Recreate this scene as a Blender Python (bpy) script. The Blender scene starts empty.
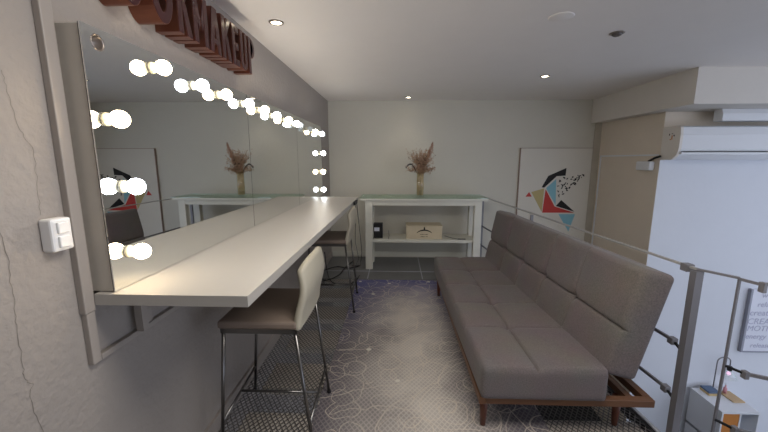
import bpy, bmesh, math, random
from mathutils import Vector, Matrix
random.seed(7)
S = bpy.context.scene
COL = S.collection
PI = math.pi

# ------------------------------------------------------------ camera, sky, lights, exposure
F_PX, VPX, VPY, EYE = 340.0, 396.0, 160.0, 1.45
pitch = math.atan((216 - VPY) / F_PX)
yaw = math.atan((VPX - 384) / F_PX * math.cos(pitch))
cd = bpy.data.cameras.new('camera')
cd.sensor_width = 36.0
cd.lens = F_PX / 768 * 36.0
cd.clip_start = 0.02
cam = bpy.data.objects.new('camera', cd)
COL.objects.link(cam)
cam.location = (0, 0, EYE)
cam.rotation_euler = (PI / 2 - pitch, 0, yaw)
S.camera = cam

w = bpy.data.worlds.new('daylight'); S.world = w
w.use_nodes = True
bg = w.node_tree.nodes['Background']
bg.inputs[0].default_value = (0.74, 0.82, 1.0, 1)
bg.inputs[1].default_value = 1.3

S.view_settings.view_transform = 'Standard'
S.view_settings.look = 'None'
S.view_settings.gamma = 1
S.view_settings.use_curve_mapping = False
S.view_settings.exposure = 0.35
# added fill light, unseen, at ceiling height over the aisle beside the camera
al = bpy.data.lights.new('fill_light', 'AREA'); al.shape = 'RECTANGLE'; al.size = 1.2; al.size_y = 0.9; al.energy = 31; al.color = (1.0, 0.95, 0.88)
ao = bpy.data.objects.new('fill_light', al); COL.objects.link(ao); ao.location = (0.45, 0.95, 2.25); ao.rotation_euler = (math.radians(8), 0, 0)
BULB_WARM, BULB_COOL = 28.0, 26.0
SPOT_W = 2.0

# ------------------------------------------------------------ materials
def srgb(r, g, b):
    f = lambda c: (c / 255 / 12.92) if c / 255 <= 0.04045 else ((c / 255 + 0.055) / 1.055) ** 2.4
    return (f(r), f(g), f(b), 1)

def nmat(name, col, rough=0.6, metal=0.0, bump=0.0, bscale=60.0, var=0.0, vscale=6.0, spec=0.5, bdist=0.002, detail=4):
    m = bpy.data.materials.new(name); m.use_nodes = True
    nt = m.node_tree; b = nt.nodes['Principled BSDF']
    b.inputs['Base Color'].default_value = col
    b.inputs['Roughness'].default_value = rough
    b.inputs['Metallic'].default_value = metal
    b.inputs['Specular IOR Level'].default_value = spec
    tc = nt.nodes.new('ShaderNodeTexCoord')
    if var > 0:
        n = nt.nodes.new('ShaderNodeTexNoise'); n.inputs['Scale'].default_value = vscale; n.inputs['Detail'].default_value = detail
        nt.links.new(tc.outputs['Object'], n.inputs['Vector'])
        mx = nt.nodes.new('ShaderNodeMix'); mx.data_type = 'RGBA'
        mx.inputs['A'].default_value = tuple(c * (1 - var) for c in col[:3]) + (1,)
        mx.inputs['B'].default_value = tuple(min(1, c * (1 + var)) for c in col[:3]) + (1,)
        nt.links.new(n.outputs['Fac'], mx.inputs['Factor'])
        nt.links.new(mx.outputs['Result'], b.inputs['Base Color'])
    if bump > 0:
        n2 = nt.nodes.new('ShaderNodeTexNoise'); n2.inputs['Scale'].default_value = bscale; n2.inputs['Detail'].default_value = 5
        nt.links.new(tc.outputs['Object'], n2.inputs['Vector'])
        bp = nt.nodes.new('ShaderNodeBump'); bp.inputs['Strength'].default_value = bump; bp.inputs['Distance'].default_value = bdist
        nt.links.new(n2.outputs['Fac'], bp.inputs['Height'])
        nt.links.new(bp.outputs['Normal'], b.inputs['Normal'])
    return m

def emis(name, col, strength):
    m = bpy.data.materials.new(name); m.use_nodes = True
    nt = m.node_tree; b = nt.nodes['Principled BSDF']
    b.inputs['Base Color'].default_value = (0.8, 0.8, 0.8, 1)
    b.inputs['Emission Color'].default_value = col
    b.inputs['Emission Strength'].default_value = strength
    return m

def glass(name, col, rough=0.0, a=0.16):
    m = bpy.data.materials.new(name); m.use_nodes = True
    nt = m.node_tree; b = nt.nodes['Principled BSDF']; out = nt.nodes['Material Output']
    b.inputs['Base Color'].default_value = col; b.inputs['Roughness'].default_value = 0.03
    tr = nt.nodes.new('ShaderNodeBsdfTransparent'); tr.inputs[0].default_value = col
    mx = nt.nodes.new('ShaderNodeMixShader'); mx.inputs[0].default_value = a
    gl = nt.nodes.new('ShaderNodeBsdfGlossy'); gl.inputs['Roughness'].default_value = 0.03; gl.inputs['Color'].default_value = col
    nt.links.new(tr.outputs[0], mx.inputs[1]); nt.links.new(gl.outputs[0], mx.inputs[2]); nt.links.new(mx.outputs[0], out.inputs[0])
    return m
def glass_solid(name, col, rough=0.0):
    m = bpy.data.materials.new(name); m.use_nodes = True
    b = m.node_tree.nodes['Principled BSDF']
    b.inputs['Base Color'].default_value = col
    b.inputs['Roughness'].default_value = rough
    b.inputs['Transmission Weight'].default_value = 1.0
    b.inputs['IOR'].default_value = 1.45
    return m

M = {}
M['left_wall'] = nmat('rough_plaster_left', srgb(158, 150, 143), 0.85, bump=0.9, bscale=38, bdist=0.006, var=0.04, vscale=5)
M['back_wall'] = nmat('plaster_grey_green', srgb(206, 202, 190), 0.85, bump=0.5, bscale=30, bdist=0.004, var=0.03, vscale=3)
M['tan_wall'] = nmat('plaster_tan', srgb(222, 210, 194), 0.85, bump=0.4, bscale=30, bdist=0.004, var=0.05, vscale=3)
M['white_wall'] = nmat('painted_white', srgb(222, 225, 232), 0.7, bump=0.3, bscale=18, bdist=0.004, var=0.02)
M['strip'] = nmat('plaster_dark_strip', srgb(186, 178, 162), 0.85, bump=0.5, bscale=20, bdist=0.004, var=0.12, vscale=7)
M['ceiling'] = nmat('ceiling_paint', srgb(243, 237, 232), 0.8, bump=0.3, bscale=26, bdist=0.004, var=0.02)
M['beam'] = nmat('beam_paint', srgb(220, 214, 206), 0.8, bump=0.3, bscale=22, bdist=0.004, var=0.03)
M['crack'] = nmat('crack_shadow', srgb(120, 112, 104), 0.95)
M['plate'] = nmat('grey_floor_plate', srgb(112, 112, 112), 0.5, bump=0.4, bscale=80, var=0.15, vscale=5)
M['lower_floor'] = nmat('dark_lower_floor', srgb(34, 33, 32), 0.8, var=0.1)
M['mesh'] = nmat('expanded_steel', srgb(100, 96, 93), 0.5, metal=0.3, var=0.2, vscale=12)
M['joist'] = nmat('dusty_plank', srgb(196, 188, 178), 0.85, var=0.2, vscale=8, bump=0.4, bscale=40)
M['kerb'] = nmat('grey_kerb', srgb(170, 172, 180), 0.6, var=0.05)
M['black'] = nmat('matte_black', srgb(22, 22, 24), 0.5)
M['dark_gap'] = nmat('dark_gap', srgb(40, 40, 38), 0.9)
M['counter'] = nmat('white_laminate', srgb(172, 167, 160), 0.42, var=0.015, vscale=30)
M['box_side'] = nmat('mirror_box_side', srgb(190, 182, 170), 0.6, var=0.03)
M['duct'] = nmat('conduit_grey', srgb(162, 153, 145), 0.5, var=0.04)
M['switch'] = nmat('switch_plastic', srgb(232, 230, 228), 0.35)
M['socket'] = nmat('lamp_socket', srgb(222, 216, 190), 0.4)
M['sock_ring'] = nmat('socket_ring', srgb(120, 118, 112), 0.4, metal=0.5)
M['bulb_off'] = nmat('bulb_off', srgb(225, 230, 228), 0.25)
M['warm'] = emis('bulb_warm', (1.0, 0.80, 0.52, 1), BULB_WARM)
M['cool'] = emis('bulb_cool', (0.90, 0.95, 1.0, 1), BULB_COOL)
M['copper'] = nmat('copper', srgb(128, 84, 70), 0.33, metal=0.8, var=0.15, vscale=10)
M['letter_face'] = nmat('letter_face', srgb(62, 30, 34), 0.2, metal=0.0, var=0.25, vscale=6, spec=0.25)
M['console'] = nmat('console_white_paint', srgb(214, 212, 200), 0.5, var=0.04, vscale=5, bump=0.2, bscale=50)
M['console_back'] = nmat('console_grey', srgb(150, 152, 140), 0.6)
M['glass'] = glass('clear_glass', (0.98, 0.995, 0.985, 1), a=0.10)
M['glass_green'] = glass('green_glass_sheet', (0.90, 0.96, 0.93, 1), 0.02)
M['wood_box'] = nmat('pale_box_wood', srgb(206, 192, 164), 0.6, var=0.1, vscale=9)
M['ink'] = nmat('black_ink', srgb(24, 22, 22), 0.7)
M['white'] = nmat('white_plastic', srgb(226, 228, 232), 0.4, var=0.01)
M['cap'] = nmat('beige_plastic', srgb(226, 220, 212), 0.45, var=0.02)
M['sticker_o'] = nmat('sticker_orange', srgb(190, 120, 60), 0.6)
M['canvas'] = nmat('canvas_white', srgb(214, 209, 198), 0.75, var=0.02, vscale=4, bump=0.2, bscale=200)
M['red'] = nmat('paint_red', srgb(190, 52, 44), 0.6)
M['tan'] = nmat('paint_tan', srgb(186, 170, 116), 0.6)
M['blue'] = nmat('paint_blue', srgb(130, 182, 196), 0.6)
M['bronze'] = nmat('frame_edge', srgb(140, 118, 104), 0.5)
M['leather'] = nmat('cream_leatherette', srgb(180, 173, 155), 0.5, var=0.04, vscale=10, bump=0.3, bscale=90)
M['seat_brown'] = nmat('seat_taupe', srgb(130, 115, 104), 0.6, var=0.05)
M['chrome'] = nmat('brushed_steel', srgb(120, 118, 116), 0.28, metal=0.95)
M['rail'] = nmat('grey_rail_metal', srgb(124, 122, 126), 0.45, metal=0.2)
M['rail_top'] = nmat('rail_top_metal', srgb(176, 173, 170), 0.4, metal=0.3)
M['wood'] = nmat('warm_wood', srgb(104, 70, 46), 0.5, var=0.18, vscale=14)
M['wood_leg'] = nmat('red_wood_leg', srgb(96, 52, 36), 0.45, var=0.15, vscale=14)
M['orange_door'] = nmat('orange_wood', srgb(196, 126, 60), 0.5, var=0.1, vscale=12)
M['paper'] = nmat('white_board', srgb(226, 228, 238), 0.5)
M['board_text'] = nmat('marker_text', srgb(186, 186, 206), 0.7)
M['board_edge'] = nmat('board_edge', srgb(150, 152, 164), 0.5)
M['stem'] = nmat('dried_stem', srgb(176, 146, 112), 0.8, var=0.2, vscale=30)
M['petal'] = nmat('dried_petal', srgb(182, 146, 120), 0.8, var=0.35, vscale=40)
M['pampas'] = nmat('dried_plume', srgb(188, 150, 128), 0.9, var=0.2, vscale=40)
M['darkberry'] = nmat('dark_berry', srgb(50, 40, 38), 0.7)
M['moss'] = nmat('vase_filling', srgb(214, 186, 142), 0.9, var=0.4, vscale=60)
M['lamp_ring'] = nmat('downlight_ring', srgb(150, 140, 132), 0.3, metal=0.7)
M['lamp_on'] = emis('downlight_on', (1.0, 0.86, 0.62, 1), 14.0)
M['lamp_off'] = nmat('downlight_lens', srgb(96, 90, 88), 0.2)
M['pinkglow'] = emis('pink_bulb', (1.0, 0.5, 0.85, 1), 0.8)
M['book_blue'] = nmat('book_blue', srgb(92, 112, 140), 0.6)
M['book_tan'] = nmat('book_tan', srgb(196, 170, 120), 0.6)
M['pink'] = nmat('pink_bottle', srgb(214, 150, 160), 0.35)
M['board_tan'] = nmat('tray_wood', srgb(200, 172, 132), 0.6, var=0.08)

# mirror
m = bpy.data.materials.new('mirror_silver'); m.use_nodes = True
b = m.node_tree.nodes['Principled BSDF']
b.inputs['Base Color'].default_value = (0.80, 0.82, 0.82, 1); b.inputs['Metallic'].default_value = 1; b.inputs['Roughness'].default_value = 0.0
M['mirror'] = m

def fabric():
    m = bpy.data.materials.new('sofa_fabric'); m.use_nodes = True
    nt = m.node_tree; b = nt.nodes['Principled BSDF']; L = nt.links.new
    tc = nt.nodes.new('ShaderNodeTexCoord')
    n = nt.nodes.new('ShaderNodeTexNoise'); n.inputs['Scale'].default_value = 160; n.inputs['Detail'].default_value = 3
    L(tc.outputs['Object'], n.inputs['Vector'])
    n3 = nt.nodes.new('ShaderNodeTexNoise'); n3.inputs['Scale'].default_value = 4; L(tc.outputs['Object'], n3.inputs['Vector'])
    r = nt.nodes.new('ShaderNodeMix'); r.data_type = 'RGBA'
    r.inputs['A'].default_value = srgb(82, 76, 76); r.inputs['B'].default_value = srgb(134, 124, 122)
    L(n.outputs['Fac'], r.inputs['Factor'])
    r2 = nt.nodes.new('ShaderNodeMix'); r2.data_type = 'RGBA'; r2.blend_type = 'MULTIPLY'; r2.inputs['Factor'].default_value = 0.25
    L(r.outputs['Result'], r2.inputs['A']); L(n3.outputs['Color'], r2.inputs['B'])
    L(r2.outputs['Result'], b.inputs['Base Color'])
    b.inputs['Roughness'].default_value = 0.95; b.inputs['Specular IOR Level'].default_value = 0.15
    b.inputs['Sheen Weight'].default_value = 0.15
    bp = nt.nodes.new('ShaderNodeBump'); bp.inputs['Strength'].default_value = 0.35; bp.inputs['Distance'].default_value = 0.002
    L(n.outputs['Fac'], bp.inputs['Height']); L(bp.outputs['Normal'], b.inputs['Normal'])
    return m
M['fabric'] = fabric()
M['seam'] = nmat('sofa_button', srgb(84, 74, 74), 0.95)

def rug_mat():
    m = bpy.data.materials.new('swirl_rug'); m.use_nodes = True
    nt = m.node_tree; b = nt.nodes['Principled BSDF']; L = nt.links.new; N = nt.nodes.new
    tc = N('ShaderNodeTexCoord'); P = tc.outputs['Object']
    sx = N('ShaderNodeSeparateXYZ'); L(P, sx.inputs[0])
    def math_(op, a, c=None, clamp=False):
        k = N('ShaderNodeMath'); k.operation = op; k.use_clamp = clamp
        for i, v in enumerate((a, c)):
            if v is None: continue
            if isinstance(v, (int, float)): k.inputs[i].default_value = v
            else: L(v, k.inputs[i])
        return k.outputs[0]
    def rng(v, a, c, lo=0.0, hi=1.0):
        k = N('ShaderNodeMapRange'); k.inputs[1].default_value = a; k.inputs[2].default_value = c
        k.inputs[3].default_value = lo; k.inputs[4].default_value = hi; L(v, k.inputs[0]); return k.outputs[0]
    nz = N('ShaderNodeTexNoise'); nz.inputs['Scale'].default_value = 5; L(P, nz.inputs['Vector'])
    mv = N('ShaderNodeVectorMath'); mv.operation = 'MULTIPLY_ADD'; mv.inputs[1].default_value = (0.10, 0.10, 0.0)
    L(nz.outputs['Color'], mv.inputs[0]); L(P, mv.inputs[2])
    lines = None
    for sc, rings, th in ((2.3, 2.6, 0.026), (4.3, 1.7, 0.026), (3.1, 2.9, 0.03)):
        vo = N('ShaderNodeTexVoronoi'); vo.voronoi_dimensions = '2D'; vo.inputs['Scale'].default_value = sc
        L(mv.outputs[0], vo.inputs['Vector'])
        d = math_('MULTIPLY', vo.outputs['Distance'], rings)
        fr = math_('FRACT', d)
        a = math_('ABSOLUTE', math_('SUBTRACT', fr, 0.5))
        ln = rng(a, th * 0.4, th, 1.0, 0.0)
        lines = ln if lines is None else math_('MAXIMUM', lines, ln)
    # pressed diamond pattern of the steel mesh, paler along the middle
    kx, ky = 2 * PI / 0.030, 2 * PI / 0.040
    a1 = math_('SINE', math_('ADD', math_('MULTIPLY', sx.outputs[0], kx / 1.0), math_('MULTIPLY', sx.outputs[1], ky)))
    a2 = math_('SINE', math_('SUBTRACT', math_('MULTIPLY', sx.outputs[0], kx / 1.0), math_('MULTIPLY', sx.outputs[1], ky)))
    dia = math_('MAXIMUM', a1, a2)
    dia = rng(dia, 0.40, 0.92)
    # pale aisle mask: mesh wear plus the aisle's light, put into the colour
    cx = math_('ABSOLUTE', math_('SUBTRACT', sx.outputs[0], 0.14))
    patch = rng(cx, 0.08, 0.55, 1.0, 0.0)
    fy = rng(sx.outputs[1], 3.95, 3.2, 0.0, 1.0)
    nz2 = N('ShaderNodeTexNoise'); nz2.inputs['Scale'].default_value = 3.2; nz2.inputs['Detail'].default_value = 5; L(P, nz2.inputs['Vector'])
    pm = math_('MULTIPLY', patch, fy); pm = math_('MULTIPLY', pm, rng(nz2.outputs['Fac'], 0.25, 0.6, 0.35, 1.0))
    base = N('ShaderNodeMix'); base.data_type = 'RGBA'
    navy = N('ShaderNodeMix'); navy.data_type = 'RGBA'
    navy.inputs['A'].default_value = srgb(98, 92, 98); navy.inputs['B'].default_value = srgb(72, 76, 134)
    L(rng(math_('ADD', sx.outputs[1], math_('MULTIPLY', nz2.outputs['Fac'], 0.8)), 2.9, 4.4), navy.inputs['Factor'])
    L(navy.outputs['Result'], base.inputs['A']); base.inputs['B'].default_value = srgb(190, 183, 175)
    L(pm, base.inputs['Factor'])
    m2 = N('ShaderNodeMix'); m2.data_type = 'RGBA'; m2.inputs['B'].default_value = srgb(206, 194, 178)
    L(base.outputs['Result'], m2.inputs['A']); L(math_('MULTIPLY', lines, 0.7), m2.inputs['Factor'])
    m3 = N('ShaderNodeMix'); m3.data_type = 'RGBA'; m3.inputs['B'].default_value = srgb(216, 208, 198)
    L(m2.outputs['Result'], m3.inputs['A'])
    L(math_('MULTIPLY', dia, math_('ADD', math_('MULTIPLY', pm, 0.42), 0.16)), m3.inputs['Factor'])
    L(m3.outputs['Result'], b.inputs['Base Color'])
    b.inputs['Roughness'].default_value = 0.75
    b.inputs['Specular IOR Level'].default_value = 0.3
    bp = N('ShaderNodeBump'); bp.inputs['Strength'].default_value = 0.4; bp.inputs['Distance'].default_value = 0.002
    L(dia, bp.inputs['Height']); L(bp.outputs['Normal'], b.inputs['Normal'])
    return m
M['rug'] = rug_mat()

# ------------------------------------------------------------ builders
class MB:
    def __init__(s): s.bm = bmesh.new()
    def box(s, x0, x1, y0, y1, z0, z1, bevel=0.0):
        r = bmesh.ops.create_cube(s.bm, size=1.0)
        vs = r['verts']
        for v in vs:
            v.co = Vector((x0 + (v.co.x + .5) * (x1 - x0), y0 + (v.co.y + .5) * (y1 - y0), z0 + (v.co.z + .5) * (z1 - z0)))
        if bevel > 0:
            es = list({e for v in vs for e in v.link_edges})
            bmesh.ops.bevel(s.bm, geom=es, offset=bevel, segments=2, affect='EDGES', profile=0.5)
        return s
    def tube(s, pts, r, seg=10, caps=True, r2=None):
        pts = [Vector(p) for p in pts]; n = len(pts); rings = []
        prev = None
        for i, p in enumerate(pts):
            t = (pts[min(i + 1, n - 1)] - pts[max(i - 1, 0)]).normalized()
            if prev is None:
                a = Vector((0, 0, 1)) if abs(t.z) < 0.9 else Vector((1, 0, 0))
                u = t.cross(a).normalized()
            else:
                u = (prev - t * prev.dot(t)).normalized()
            prev = u; v_ = t.cross(u)
            rr = r if r2 is None else r + (r2 - r) * i / (n - 1)
            rings.append([s.bm.verts.new(p + (u * math.cos(2 * PI * k / seg) + v_ * math.sin(2 * PI * k / seg)) * rr) for k in range(seg)])
        for i in range(n - 1):
            for k in range(seg):
                f = s.bm.faces.new((rings[i][k], rings[i][(k + 1) % seg], rings[i + 1][(k + 1) % seg], rings[i + 1][k])); f.smooth = True
        if caps:
            s.bm.faces.new(list(reversed(rings[0]))); s.bm.faces.new(rings[-1])
        return s
    def bar(s, a, b, wx, wy, up=(0, 0, 1)):
        a, b = Vector(a), Vector(b); t = (b - a).normalized(); up = Vector(up)
        if abs(t.dot(up)) > 0.95: up = Vector((0, 1, 0))
        u = t.cross(up).normalized(); v = u.cross(t)
        q = [(-1, -1), (1, -1), (1, 1), (-1, 1)]
        A = [s.bm.verts.new(a + u * i * wx / 2 + v * j * wy / 2) for i, j in q]
        B = [s.bm.verts.new(b + u * i * wx / 2 + v * j * wy / 2) for i, j in q]
        s.bm.faces.new(list(reversed(A))); s.bm.faces.new(B)
        for k in range(4): s.bm.faces.new((A[k], A[(k + 1) % 4], B[(k + 1) % 4], B[k]))
        return s
    def lathe(s, prof, c, axis='Z', seg=24, smooth=True):
        rings = []
        def P(r, h, k):
            a = 2 * PI * k / seg; x, y = r * math.cos(a), r * math.sin(a)
            if axis == 'Z': q = (x, y, h)
            elif axis == 'X': q = (h, x, y)
            else: q = (x, h, y)
            return Vector(q) + Vector(c)
        for r, h in prof:
            if r < 1e-6: rings.append([s.bm.verts.new(P(0, h, 0))])
            else: rings.append([s.bm.verts.new(P(r, h, k)) for k in range(seg)])
        for i in range(len(rings) - 1):
            A, B = rings[i], rings[i + 1]
            for k in range(seg):
                k2 = (k + 1) % seg
                if len(A) == 1 and len(B) == 1: continue
                if len(A) == 1: f = s.bm.faces.new((A[0], B[k], B[k2]))
                elif len(B) == 1: f = s.bm.faces.new((A[k], B[0], A[k2]))
                else: f = s.bm.faces.new((A[k], B[k], B[k2], A[k2]))
                f.smooth = smooth
        return s
    def prism(s, poly, fn, d0, d1):
        """poly of 2D points, fn(a,b,d)->3D"""
        A = [s.bm.verts.new(fn(a, b, d0)) for a, b in poly]; B = [s.bm.verts.new(fn(a, b, d1)) for a, b in poly]
        n = len(poly)
        s.bm.faces.new(list(reversed(A))); s.bm.faces.new(B)
        for k in range(n): s.bm.faces.new((A[k], A[(k + 1) % n], B[(k + 1) % n], B[k]))
        return s
    def ring(s, outer, inner, fn, d0, d1):
        n = len(outer)
        V = lambda pts, d: [s.bm.verts.new(fn(a, b, d)) for a, b in pts]
        o0, o1, i0, i1 = V(outer, d0), V(outer, d1), V(inner, d0), V(inner, d1)
        for k in range(n):
            j = (k + 1) % n
            s.bm.faces.new((o0[k], o0[j], o1[j], o1[k])); s.bm.faces.new((i0[j], i0[k], i1[k], i1[j]))
            s.bm.faces.new((o1[k], o1[j], i1[j], i1[k])); s.bm.faces.new((o0[j], o0[k], i0[k], i0[j]))
        return s
    def ball(s, c, r, sub=2, sc=(1, 1, 1)):
        q = bmesh.ops.create_icosphere(s.bm, subdivisions=sub, radius=r)
        for v in q['verts']: v.co = Vector((v.co.x * sc[0], v.co.y * sc[1], v.co.z * sc[2])) + Vector(c)
        for v in q['verts']:
            for f in v.link_faces: f.smooth = True
        return s
    def build(s, name, mat, parent=None, smooth=False):
        bmesh.ops.recalc_face_normals(s.bm, faces=s.bm.faces[:])
        me = bpy.data.meshes.new(name); s.bm.to_mesh(me); s.bm.free()
        me.materials.append(M[mat] if isinstance(mat, str) else mat)
        if smooth:
            for p in me.polygons: p.use_smooth = True
        o = bpy.data.objects.new(name, me); COL.objects.link(o)
        if parent is not None:
            o.parent = parent
            # vertices are given in world coordinates: undo the root's location
            loc = Vector((0, 0, 0)); p = parent
            while p: loc += p.location; p = p.parent
            for v in me.vertices: v.co -= loc
        return o

def tag(o, label=None, cat=None, group=None, kind=None):
    if label: o['label'] = label
    if cat: o['category'] = cat
    if group: o['group'] = group
    if kind: o['kind'] = kind
    return o
def empty(name, loc, label=None, cat=None, group=None):
    o = bpy.data.objects.new(name, None); COL.objects.link(o); o.location = loc
    return tag(o, label, cat, group)
def struct(mb, name, mat, parent=None):
    o = mb.build(name, mat, parent)
    if parent is None: o['kind'] = 'structure'
    return o
def copy_tree(o, parent=None):
    c = o.copy(); COL.objects.link(c)
    if parent is not None: c.parent = parent
    for ch in list(o.children): copy_tree(ch, c)
    return c

XL, CEIL, YB, XR = -0.97, 2.274, 4.98, 2.86
MIR = -0.89
def railx(y): return 1.46 - 0.064 * (y - 1.63)

# ------------------------------------------------------------ room shell
wl = struct(MB().box(XL - 0.2, XL, -2.6, YB + 0.2, -2.1, CEIL + 0.1), 'wall_left', 'left_wall')
struct(MB().box(XL - 0.2, 2.77, YB, YB + 0.2, -2.1, CEIL + 0.1), 'wall_back', 'back_wall')
struct(MB().box(2.77, XR + 0.02, YB - 0.012, YB + 0.2, -2.1, CEIL), 'trim_1', 'strip')
struct(MB().box(XR, XR + 0.25, 3.84, YB + 0.2, -2.1, 1.965), 'wall_right', 'tan_wall')
struct(MB().box(XR + 0.003, 7.2, 3.838, 4.1, -2.1, 1.79), 'wall_far_right', 'white_wall')
struct(MB().box(XR + 0.003, 7.2, 3.842, 4.1, 1.7901, 1.96), 'wall_far_right_top', 'tan_wall')
struct(MB().box(XL - 0.2, 7.2, -2.6, YB + 0.2, CEIL, CEIL + 0.15), 'ceiling', 'ceiling')
struct(MB().box(2.71, 7.2, 3.32, YB + 0.1, 1.955, CEIL + 0.02), 'trim_2', 'beam')
struct(MB().box(-1.17, 7.2, -2.6, 5.2, -2.2, -2.1), 'floor_lower', 'lower_floor')
struct(MB().box(XL - 0.2, 2.4, -2.6, -2.4, -2.1, CEIL), 'rear_light_block', 'back_wall')  # unseen, added to keep daylight from entering behind the camera
# cracks in the left wall plaster
def crack(pts, wid, parent):
    mb = MB(); pp = []
    for a, b in zip(pts[:-1], pts[1:]):
        n = 6
        for i in range(n):
            t = i / n; pp.append((a[0] + (b[0] - a[0]) * t + random.uniform(-.0035, .0035), a[1] + (b[1] - a[1]) * t))
    pp.append(pts[-1])
    fr = []
    for i, (y, z) in enumerate(pp):
        ww = wid * random.uniform(0.5, 1.0)
        fr.append((mb.bm.verts.new((XL + 0.0008, y - ww, z)), mb.bm.verts.new((XL + 0.0008, y + ww, z))))
    for p, q in zip(fr[:-1], fr[1:]): mb.bm.faces.new((p[0], p[1], q[1], q[0]))
    return mb.build('crack', 'crack', parent)
crack([(.85, 1.668), (.855, 1.618), (.868, 1.526), (.892, 1.476), (.888, 1.37), (.883, 1.302)], .0007, wl)
crack([(.783, 1.276), (.788, 1.198), (.784, 1.099), (.782, 1.032), (.779, .922), (.775, .882), (.791, .859), (.781, .825), (.792, .734), (.80, .6)], .0011, wl)

# baseboards
struct(MB().box(XL, XL + 0.015, -2.6, YB, 0.0, 0.085), 'baseboard_left', 'duct')
struct(MB().box(XL, 1.2, YB - 0.015, YB, 0.02, 0.09), 'baseboard_back', 'console')

# mezzanine floor: expanded steel mesh, planks beneath, solid plates at both ends
def mesh_floor():
    mb = MB(); bm = mb.bm
    px, py = 0.030, 0.042
    y = 0.9; 
    def cell(cx, cy):
        o = [(cx - px / 2, cy), (cx, cy - py / 2), (cx + px / 2, cy), (cx, cy + py / 2)]
        k = 0.80
        i = [(cx + (a - cx) * k, cy + (b - cy) * k) for a, b in o]
        O = [bm.verts.new((a, b, 0)) for a, b in o]; I = [bm.verts.new((a, b, 0)) for a, b in i]
        D = [bm.verts.new((a, b, -0.002)) for a, b in i]
        for q in range(4):
            r = (q + 1) % 4
            bm.faces.new((O[q], O[r], I[r], I[q])); bm.faces.new((I[q], I[r], D[r], D[q]))
    ny = int((4.02 - 0.9) / (py / 2))
    for j in range(ny):
        cy = 0.9 + j * py / 2
        off = px / 2 if j % 2 else 0
        cx = XL + 0.02 + off
        while cx < railx(cy) - 0.06:
            # nothing of it shows beneath the rug's middle
            if not (-0.40 < cx < 0.75): cell(cx, cy)
            cx += px
    return mb
struct(mesh_floor(), 'floor', 'mesh')
y = -0.48; k = 0
while y < 4.0:
    struct(MB().box(-0.86, 1.36, y, y + 0.275, -0.06, -0.012), 'floor_plank', 'joist')
    y += 0.49
struct(MB().box(XL, 1.24, 4.02, YB, -0.06, 0.0), 'floor_plate', 'plate')
struct(MB().box(XL, 1.24, 4.30, 4.312, 0.0, 0.003).box(0.33, 0.342, 4.02, YB, 0, 0.003).box(-0.35, -0.338, 4.02, YB, 0, 0.003), 'trim_3', 'kerb')
struct(MB().box(XL, 1.45, -2.6, 0.9, -0.06, 0.0).box(1.45, 3.2, -2.6, 1.0, -0.06, 0.0), 'floor_landing', 'plate')
kb = MB(); kb.bar((railx(0.9) - 0.035, 0.9, -0.03), (railx(YB) - 0.035, YB, -0.03), 0.02, 0.075)
struct(kb, 'trim_4', 'kerb')
kb = MB(); kb.bar((railx(0.9) - 0.056, 0.9, -0.03), (railx(YB) - 0.056, YB, -0.03), 0.02, 0.06)
struct(kb, 'trim_5', 'black')

# ------------------------------------------------------------ rug
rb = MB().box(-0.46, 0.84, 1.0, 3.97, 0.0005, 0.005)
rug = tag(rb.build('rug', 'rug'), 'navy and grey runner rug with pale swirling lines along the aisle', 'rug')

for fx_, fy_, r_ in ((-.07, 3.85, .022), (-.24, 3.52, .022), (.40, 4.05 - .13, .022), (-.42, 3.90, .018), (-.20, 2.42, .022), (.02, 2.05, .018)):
    MB().prism([(fx_ + r_ * math.cos(2 * PI * k / 9) * (1.2 if k % 2 else .8), fy_ + r_ * .8 * math.sin(2 * PI * k / 9)) for k in range(9)], lambda a, b, d: Vector((a, b, d)), 0.0051, 0.0056).build('pale_fleck', 'canvas', rug)

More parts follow.
